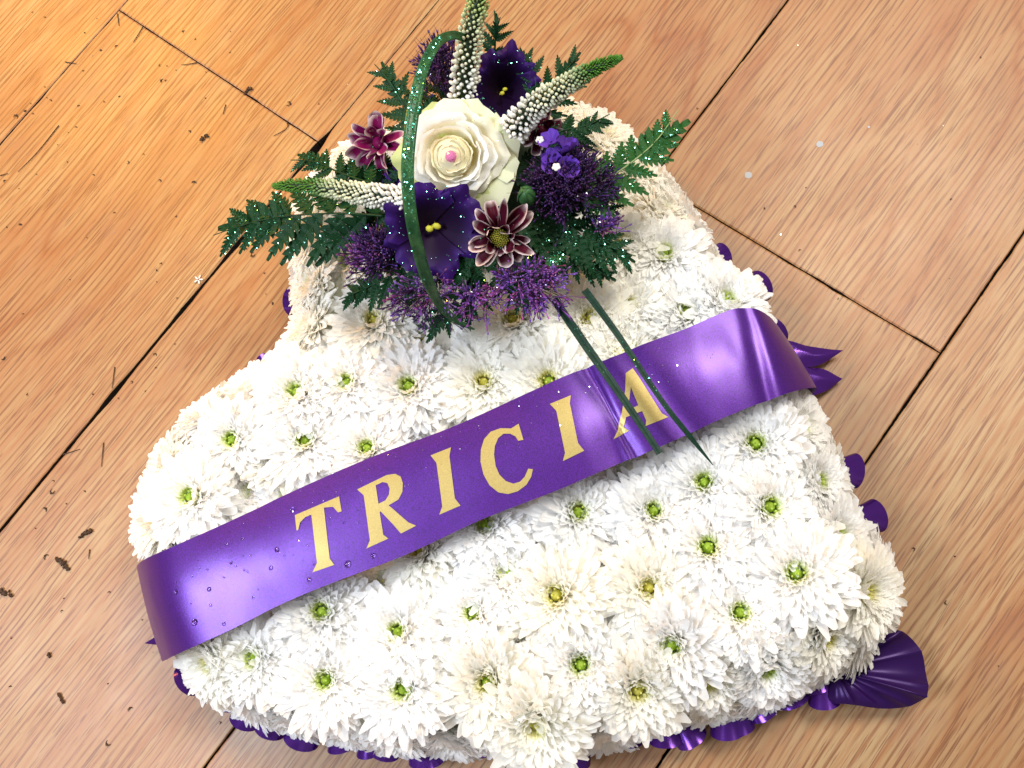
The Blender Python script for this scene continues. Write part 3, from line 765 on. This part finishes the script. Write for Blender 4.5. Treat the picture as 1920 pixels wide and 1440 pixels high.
# --- maroon and white daisies
def bicolor(label, px, py, z, rad, lean, n=15, rot=0., disc=True, core=(.060, .003, .014)):
    c = W(px, py, z); k = mpp(px, py, z); o = thing('maroon_chrysanthemum', label, 'chrysanthemum', c, 'maroon and white chrysanthemums in the spray')
    R = zframe((TOC(c) + lean).normalized(), rot); rnd = random.Random(px)
    for i in range(n):
        inner = i % 3 == 0
        phi = i * 2 * math.pi / n + rnd.uniform(-.22, .22); ln = rad * k * rnd.uniform(.72, 1.12) * (.62 if inner else 1)
        P = petal_pts(Vector((math.cos(phi) * .003, math.sin(phi) * .003, .001 if inner else 0)), phi, math.radians(65 if inner else rnd.uniform(25, 50)), math.radians(rnd.uniform(20, 70) if inner else rnd.uniform(-50, 25)), ln, 28 * k * rnd.uniform(.75, 1.2), rnd.uniform(.10, .50), 8, 6, rnd.uniform(-1.0, 1.0), rnd.uniform(0, .6), 1)
        C = []
        for a in range(9):
            s = a / 8; row = []
            for j in range(7):
                q = abs(j / 6 - .5) * 2; e = max(smooth((q - .76) / .24) * smooth(s * 2.0 - .4), smooth((s - .82) / .18) * .9)
                row.append(lerp(core, (.88, .74, .74), e * .92) if s > .15 else (.07, .01, .03))
            C.append(row)
        bm, lay = newbm(); grid(bm, lay, P, C); ob('petal', mesh_from(bm, 'petal', M_BIC), o, MT(Vector(), R))
    bm, lay = newbm(); blob(bm, Vector((0, 0, .0005)), Matrix.Identity(3), 13 * k, 13 * k, .003, lay, core, 10, 6); ob('receptacle', mesh_from(bm, 'receptacle', M_BIC), o, MT(Vector(), R))
    if disc:
        bm = bmesh.new()
        for i in range(70):
            r_ = math.sqrt(i / 70) * 17 * k; a = i * 2.39996; blob(bm, Vector((math.cos(a) * r_, math.sin(a) * r_, .0045 + .002 * (1 - i / 70))), Matrix.Identity(3), .0006, .0006, .0014, seg=5, rings=3)
        blob(bm, Vector((0, 0, .003)), Matrix.Identity(3), 17 * k, 17 * k, .0025, seg=12, rings=6)
        ob('flower_disc', mesh_from(bm, 'flower_disc', M_YG), o, MT(Vector(), R))
    pts = [R @ Vector((rnd.uniform(-1, 1) * rad * k * .7, rnd.uniform(-1, 1) * rad * k * .7, .006)) for _ in range(24)]
    glitter(o, pts, .00025, M_GLIT)
bicolor('maroon daisy like chrysanthemum with white petal edges and yellow green disc, below the rose', 937, 442, .116, 66, IU * -.25, 21)
bicolor('magenta and white chrysanthemum at the left beside the grass loop', 712, 268, .108, 62, IR * -.55 + IU * .1, 15, disc=False, core=(.16, .004, .065))
bicolor('maroon chrysanthemum half hidden under the right white spike', 1015, 245, .110, 40, IR * .3, 12, disc=False)

# --- veronica spikes
def veronica(label, pts, r0, r1, tipcol, nb, seed, stem_back):
    rnd = random.Random(seed); k = mpp(pts[0][0], pts[0][1], pts[0][2]); P = catmull([W(*p) for p in pts], 10)
    o = thing('veronica_spike', label, 'flower spike', P[0], 'white veronica spikes')
    n = len(P) - 1; bm, lay = newbm()
    tube(bm, [p - P[0] for p in P], [max(.0008, (r0 + (r1 - r0) * i / n) * k * .70 * (1 - .75 * smooth((i/n - .80) / .20))) for i in range(n + 1)], 8, lay, (.012, .030, .008))
    ob('stem', mesh_from(bm, 'stem', M_VER), o)
    bw, lw = newbm(); bt, lt = newbm()
    for i in range(nb):
        t = (1 - (1 - i / nb) ** 1.55) * .985
        f = t * n; a = int(f); p = P[a].lerp(P[min(n, a+1)], f - a); d = (P[min(n, a+1)] - P[max(0, a-1)]).normalized()
        R = zframe(d, i * 2.39996 + rnd.uniform(-.12, .12)); rad_ = Vector(R.col[0])
        r = (r0 + (r1 - r0) * t) * k * (1 - .65 * smooth((t - .86) / .14)) * rnd.uniform(.86, 1.14)
        sz = k * (5.4 - 3.5 * t) * rnd.uniform(.72, 1.25)
        ax = (rad_ + d * (.25 + 1.0 * t)).normalized()
        wt = smooth((t - .30) / .48)
        col = lerp(lerp((.88, .87, .82), (.58, .62, .42), smooth((t-.05) / .45)), tipcol, smooth((t - .48) / .26))
        if t < .70: blob(bw, p + rad_ * r - P[0], zframe(ax), sz * .82, sz * .82, sz * 1.25, lw, col, 6, 4)
        else: blob(bt, p + rad_ * r * .9 - P[0], zframe(ax), sz * .6, sz * .6, sz * 2.0, lt, col, 4, 3)
    ob('white_buds', mesh_from(bw, 'white_buds', M_VER), o, kind='stuff')
    ob('green_tip_buds', mesh_from(bt, 'green_tip_buds', M_VER), o, kind='stuff')
veronica('tall white flower spike at the back of the spray, cut off by the top edge', [(868,188,.120),(873,130,.135),(884,60,.150),(900,-10,.162),(922,-80,.172)], 24, 14, (.30, .42, .12), 520, 1, 0)
veronica('white flower spike with green tip leaning to the upper right over the floor', [(962,242,.120),(1005,198,.132),(1060,160,.142),(1115,128,.150),(1166,107,.156)], 26, 7, (.06, .20, .02), 600, 2, 0)
veronica('white flower spike with green tip lying to the left over the long fern', [(760,374,.118),(700,366,.120),(640,357,.121),(580,348,.119),(512,349,.114)], 22, 10, (.06, .20, .02), 600, 3, 0)

# --- trachelium
def trachelium(label, px, py, z, rx, ry, n, cols, lean, seed, spread=1.0, hgt=1.0):
    rnd = random.Random(seed); c = W(px, py, z); k = mpp(px, py, z)
    o = thing('trachelium_cluster', label, 'filler flower', c, 'purple trachelium clusters'); bm, lay = newbm(); bs, ls = newbm()
    root = -Vector((0, 0, .022)) - lean * .02
    for i in range(n):
        a = rnd.uniform(0, 6.283); q = math.sqrt(rnd.random()) * rnd.uniform(.80, 1.12) * (1 + .16 * math.sin(a * 3 + seed) + .08 * math.sin(a * 7))
        tip = IR * (math.cos(a) * rx * k * q) + IU * (math.sin(a) * ry * k * q) + Vector((0, 0, (.010 * (1 - q * q) + rnd.uniform(-.004, .004)) * hgt)) + lean * .008
        mid = root.lerp(tip, .55) + Vector((0, 0, .003)); col = rnd.choice(cols); col = tuple(x * rnd.uniform(.7, 1.3) for x in col)
        tube(bs, [root.lerp(tip, .2), mid, root.lerp(tip, .86)], .00022, 3, ls, (.07, .035, .06) if rnd.random() < .6 else (.03, .06, .02), False)
        d0 = (tip - mid).normalized()
        for _ in range(rnd.choice((3, 4, 5))):
            e = tip + Vector((rnd.gauss(0, 1), rnd.gauss(0, 1), rnd.gauss(0, .7))) * (9.5 * k * spread)
            st = root.lerp(tip, .84)
            tube(bm, [st, e], [.00012, .00030], 3, lay, col, False)
            blob(bm, e, zframe(e - st), .00052, .00052, .0011, lay, col, 5, 3)
            if rnd.random() < .35: tube(bm, [e, e + (e - st).normalized() * .0035 + Vector((rnd.gauss(0, .001), rnd.gauss(0, .001), 0))], .00009, 3, lay, tuple(x * .6 for x in col), False)
    ob('stalks', mesh_from(bs, 'stalks', M_TRA), o, kind='stuff'); ob('florets', mesh_from(bm, 'florets', M_TRA), o, kind='stuff')
    glitter(o, [IR * rnd.uniform(-.8, .8) * rx * k + IU * rnd.uniform(-.8, .8) * ry * k + Vector((0, 0, .008 * hgt)) for _ in range(30)], .00026, M_GLITW)
DKP = [(.040, .012, .075), (.022, .009, .045), (.065, .02, .11)]; LTP = [(.20, .075, .36), (.27, .10, .40), (.14, .045, .28), (.20, .05, .20)]
trachelium('dark purple filler flower tuft at the back between grass loop and tall white spike', 828, 138, .118, 42, 62, 110, DKP, IU * .4, 1)
trachelium('largest dark purple filler flower tuft right of the rose', 1058, 345, .112, 84, 66, 290, DKP, IR * .2, 2)
trachelium('dark purple filler flower tuft left of the lower violet flower', 712, 478, .100, 52, 44, 130, DKP + LTP[2:], IR * -.4, 3)
trachelium('lilac purple filler flower sprig below the maroon chrysanthemum, nearest the sash', 990, 530, .101, 82, 56, 120, LTP, IU * -.4 + IR * .2, 4)
trachelium('purple filler flower sprig below the lower violet flower behind the grass loop', 800, 550, .096, 68, 50, 75, LTP + DKP, IU * -.5, 5)
trachelium('small purple filler flower sprig hanging between the grass loop foot and lilac sprig', 900, 560, .095, 52, 34, 36, LTP, IU * -.5, 6)
trachelium('tiny purple filler flower sprig poking out of the ferns at the right', 1128, 425, .096, 26, 18, 22, LTP, IR * .5, 7)
# --- violet statice
def statice(label, px, py, z, rad, seed):
    rnd = random.Random(seed); c = W(px, py, z); k = mpp(px, py, z); o = thing('statice_bloom', label, 'statice', c, 'blue violet statice')
    for i in range(7):
        ctr = IR * rnd.uniform(-.6, .6) * rad * k + IU * rnd.uniform(-.75, .75) * rad * k + Vector((0, 0, rnd.uniform(-.003, .003)))
        R = zframe(Vector((rnd.gauss(0, .45), rnd.gauss(0, .45), 1)), rnd.random() * 6)
        rr = rad * .52 * k
        bm, lay = newbm(); P = []; C = []
        for a in range(6):
            s = a / 5; P.append([Vector((math.cos(t) * rr * (.1 + .9 * s), math.sin(t) * rr * (.1 + .9 * s), rr * (.55 * s ** 2 + .16 * s * math.sin(t * 7 + i)))) for t in [2 * math.pi * b / 22 for b in range(23)]])
            C.append([lerp((.09, .03, .28), (.16, .06, .50), s)] * 23)
        grid(bm, lay, P, C); ob('petal', mesh_from(bm, 'petal', M_LIS), o, MT(ctr, R))
statice('blue violet papery bloom right of the rose under the right white spike', 1052, 288, .122, 42, 1)
statice('small blue violet papery bloom peeking out left of the grass loop', 735, 335, .100, 26, 2)
for (x, y, z, lab) in ((1043, 313, .128, 'tiny white floret on top of the dark purple tuft right of the rose'), (1012, 262, .124, 'tiny pinkish white floret beside the blue violet bloom')):
    bm = bmesh.new(); c = W(x, y, z); o = thing('white_floret', lab, 'floret', c)
    for q in range(5):
        a = q * 1.2566; blob(bm, Vector((math.cos(a), math.sin(a), 0)) * .0011, Matrix.Identity(3), .0011, .0011, .0006, seg=6, rings=4)
    ob('floret', mesh_from(bm, 'floret', M_FLOR), o)

# --- grass loop, blades, bud leaf
def blade(name, label, cat, pts, hw, m, sparkle=0, group=None, keel=.25):
    P = catmull([W(*p) for p in pts], 10); hwv = catmull([Vector((h, 0, 0)) for h in hw], 10); n = len(P) - 1
    o = thing(name, label, cat, P[0], group); bm = bmesh.new(); V = []; U = []; gl = []
    for i, p in enumerate(P):
        d = (P[min(i+1, n)] - P[max(i-1, 0)]).normalized(); nv = (TOC(p) - d * TOC(p).dot(d)).normalized(); s = nv.cross(d)
        w = hwv[i].x * mpp(pts[0][0], pts[0][1], pts[0][2])
        V.append([bm.verts.new(p - P[0] + s * (w * q) - nv * (w * keel * (1 - abs(q)))) for q in (-1, -.5, 0, .5, 1)])
        U.append([bm.verts.new(p - P[0] + s * (w * q) - nv * (w * keel * (1 - abs(q)) + .0003)) for q in (-1, -.5, 0, .5, 1)])
        for _ in range(int(sparkle * math.exp(-((i / n - .38) / .16) ** 2) + random.random() * min(1, sparkle))):
            gl.append(p - P[0] + s * w * random.uniform(-.9, .9) + d * random.uniform(-.003, .003) + nv * .0002)
    for a, b in zip(V, V[1:]):
        for j in range(4): bm.faces.new((a[j], a[j+1], b[j+1], b[j]))
    for a, b in zip(U, U[1:]):
        for j in range(4): bm.faces.new((a[j+1], a[j], b[j], b[j+1]))
    for i in range(n):
        bm.faces.new((V[i][0], V[i+1][0], U[i+1][0], U[i][0])); bm.faces.new((V[i+1][4], V[i][4], U[i][4], U[i+1][4]))
    ob('blade', mesh_from(bm, 'blade', m), o)
    if gl: glitter(o, gl, .00036, M_GLIT)
    return o
blade('grass_loop', 'green grass blade bent into a tall glittery loop arching over the flower spray', 'grass blade', [(872,72,.150),(850,66,.160),(820,80,.170),(795,125,.176),(778,190,.178),(768,260,.178),(764,330,.175),(770,400,.166),(782,460,.152),(800,520,.132),(825,572,.108),(858,602,.092),(890,618,.086)],
      [7,8,9,10,11,11,11,11,11,11,9,6,1.5], M_GRASS, 9)
blade('bear_grass', 'thicker straight dark grass blade lying across the letter A on the sash', 'grass blade', [(1038,560,.094),(1100,650,.096),(1170,750,.095),(1237,850,.094)], [7.5,8,7,6], M_GRASSD, 1.2, 'straight grass blades over the sash')
blade('bear_grass', 'thinner straight dark grass blade ending in a point below the sash, right of the other', 'grass blade', [(1096,543,.097),(1160,630,.098),(1240,750,.095),(1295,820,.091),(1337,872,.086)], [7,6,5,4.5,.8], M_GRASSD, 1.2, 'straight grass blades over the sash')
def glitter_leaf():
    c = W(1022, 495, .108); d = (W(1062, 480, .108) - c); o = thing('small_leaf', 'small pale green glitter coated leaf above the lilac sprig', 'leaf', c)
    l = d.length; me = LEAFL[0]; R = frame(d, Vector((0, 0, 1)) + TOC(c)); mt = MT(Vector(), R) @ Matrix.Diagonal((l, l * 1.3, l, 1))
    ob('leaf_blade', me, o, mt); glitter(o, [mt @ Vector((random.uniform(.1, .9), random.uniform(-.2, .2), .04)) for _ in range(60)], .0003, M_GLIT)
glitter_leaf()
def bud(px, py, z, lab):
    c = W(px, py, z); o = thing('green_bud', lab, 'bud', c); bm, lay = newbm()
    blob(bm, Vector(), zframe(Vector((.3, .2, 1))), .0042, .0042, .0055, lay, (.03, .11, .03), 12, 8)
    for q in range(5):
        a = q * 1.2566; tube(bm, [Vector((math.cos(a), math.sin(a), -.4)) * .0044, Vector((math.cos(a) * .0036, math.sin(a) * .0036, .003)), Vector((math.cos(a) * .001, math.sin(a) * .001, .0064))], [.0009, .0007, .0001], 4, lay, (.02, .08, .02))
    ob('bud', mesh_from(bm, 'bud', M_VER), o)
bud(988, 368, .118, 'round green flower bud tucked between rose and dark purple tuft')
bud(870, 360, .100, 'small green bud hidden beneath the rose')

# ------------------------------------------------------------------ litter on the floor
def clump(px, py, r, n, lab, seed):
    rnd = random.Random(seed); c = W(px, py, 0); o = thing('dirt_clump', lab, 'debris', c); bm = bmesh.new(); k = .0003
    a0 = rnd.random() * 3
    for i in range(n):
        t = rnd.uniform(-1, 1); p = IR * (t * math.cos(a0) * r * k + rnd.gauss(0, .2) * r * k) + IU * (t * math.sin(a0) * r * k + rnd.gauss(0, .2) * r * k) + Vector((0, 0, .0008))
        blob(bm, p, zframe(Vector((rnd.gauss(0, 1), rnd.gauss(0, 1), .4))), .0006 + rnd.random() * .0007, .0004 + rnd.random() * .0006, .0008 + rnd.random() * .0012, seg=5, rings=4)
    ob('crumbs', mesh_from(bm, 'crumbs', M_DIRT, False), o, kind='stuff')
for i, (x, y, r, n, lab) in enumerate([(120,1055,17,22,'largest brown soil clump on the floor at the left edge level with the sash end'),(161,1000,14,14,'brown soil crumb pile just above the largest clump'),(13,1112,12,13,'brown dirt clump at the left edge of the picture'),
        (465,170,9,8,'dark brown scrap sitting on the plank end joint at upper left'),(385,258,8,8,'dark fuzzy seed on the orange plank left of the fern'),(116,1310,8,6,'thin dark flake on the lower left plank'),(95,1230,6,4,'small brown flake above the thin dark flake at lower left')]):
    clump(x, y, r, n, lab, i)
CR = [(62,24),(182,34),(157,134),(300,122),(306,152),(365,73),(434,60),(190,98),(219,88),(225,182),(196,190),(314,123),(312,152),(331,133),(385,182),(431,98),(541,195),(597,194),(618,188),(386,137),(244,432),(165,445),(37,355),(10,340),(132,526),(296,527),(302,496),(330,405),(304,493),(295,506),(333,560),(329,646),(291,666),(293,688),(272,733),(175,738),(44,590),(6,670),(54,739),(222,748),(247,717),(496,510),(507,570),(497,552),(460,466),(475,477),(463,460),(100,903),(99,921),(123,946),(158,923),(83,957),(67,989),(88,1045),(205,1112),(118,1124),(117,1146),(265,1161),(22,1195),(205,1283),(20,1290),(204,1392),(246,1332),(412,1355),(340,1242),(1435,390),(1512,350),(1490,388),(1500,470),(1840,107),(1308,203),(1786,375),(1570,560),(1775,1130),(1870,1250),(1790,1040),(1712,1030),(143,240),(110,270),(128,250),(57,196),(62,215),(95,190),(30,220),(48,205),(85,165),(88,185),(345,60),(148,200),(355,248),(240,305),(175,330),(90,358),(70,325),(300,340),(364,345),(270,290),(125,305),(14,425),(38,425),(215,400),(160,60),(85,34)]
bm = bmesh.new()
for (x, y) in CR:
    c = W(x, y, 0); a0 = random.random() * 6.28; s = random.uniform(.0004, .0009) if random.random() < .85 else .0013
    cv = random.uniform(.3, 2.4); pts = [c + Vector((math.cos(a0 + t * cv) * s * 1.2, math.sin(a0 + t * cv) * s * 1.2, .0004 + .0004 * math.sin(t * 3))) for t in (-1, -.5, 0, .5, 1)]
    tube(bm, pts, [s * .12, s * .34, s * .5, s * .3, s * .10], 5)
o = ob('floor_crumbs', mesh_from(bm, 'floor_crumbs', M_DIRT, False)); o['kind'] = 'stuff'; o['label'] = 'tiny dark plant crumbs scattered over the left planks'; o['category'] = 'debris'
def twig(pts, lab, r=.00035):
    P = catmull([W(x, y, .0006) for x, y in pts], 4); o = thing('dry_twig', lab, 'debris', P[0]); bm = bmesh.new()
    tube(bm, [p - P[0] for p in P], [r * (1 - .6 * i / len(P)) for i in range(len(P))], 5); ob('stalk', mesh_from(bm, 'stalk', M_DIRT), o)
for pts, lab in [([(220,25),(223,48)], 'short dry stalk at the upper left plank corner'), ([(268,50),(250,79)], 'thin dry stalk below the end joint near the upper left corner'), ([(370,117),(355,120),(340,121)], 'dry stalk beside the end joint left of the dark scrap'),
                 ([(538,228),(538,240),(513,255)], 'bent dry hair below the end joint near the white cushion corner'), ([(110,235),(70,285),(33,322)], 'long straight dark scratch like stalk on the far left plank'), ([(122,116),(143,119)], 'short dry stalk across the seam at far left'),
                 ([(423,196),(418,214)], 'tiny dry stalk on the orange plank right of centre'), ([(215,688),(210,728)], 'dry stalk standing off the wide gap at left'), ([(118,852),(150,842)], 'dry stalk beside the wide gap below'), ([(194,830),(190,875)], 'thin dry hair left of the white cushion'), ([(168,1030),(166,1048)], 'tiny dry hair right of the largest soil clump'), ([(0,329),(15,325)], 'dry stalk at the left edge of the picture')]:
    twig(pts, lab)
def star(px, py):
    c = W(px, py, .0008); o = thing('fallen_floret', 'tiny white star shaped floret lying on the plank left of the cushion', 'floret', c); bm = bmesh.new()
    for q in range(5):
        a = q * 1.2566 + .3; blob(bm, Vector((math.cos(a), math.sin(a), 0)) * .0018, Matrix.Rotation(a, 3, 'Z'), .0016, .0006, .0003, seg=6, rings=4)
    ob('petals', mesh_from(bm, 'petals', M_FLOR), o)
star(372, 524)
for x, y, r, lab in ((1403, 328, 7, 'round pale grey paint fleck on the plank right of the bright fern'), (1537, 270, 6.5, 'round pale grey paint fleck on the upper right plank, furthest right'), (1629, 238, 2.5, 'tiny pale paint fleck upper right')):
    bm = bmesh.new(); c = W(x, y, .00015); k = mpp(x, y, 0)
    bm.faces.new([bm.verts.new(Vector((math.cos(a) * r * k * random.uniform(.85, 1.1), math.sin(a) * r * k * random.uniform(.85, 1.1), 0))) for a in [math.pi * 2 * q / 16 for q in range(16)]])
    o = thing('paint_fleck', lab, 'paint fleck', c, data=mesh_from(bm, 'paint_fleck', M_SPOT, False))
pts = [W(random.uniform(0, 1900), random.uniform(0, 1430), .0003) for _ in range(90)]
bm = bmesh.new(); tmp = glitter(None, pts, .00026, M_GLITW); tmp.name = 'floor_glitter'; tmp['label'] = 'sparse glitter specks fallen on the wood floor'; tmp['category'] = 'glitter'
bm.free()
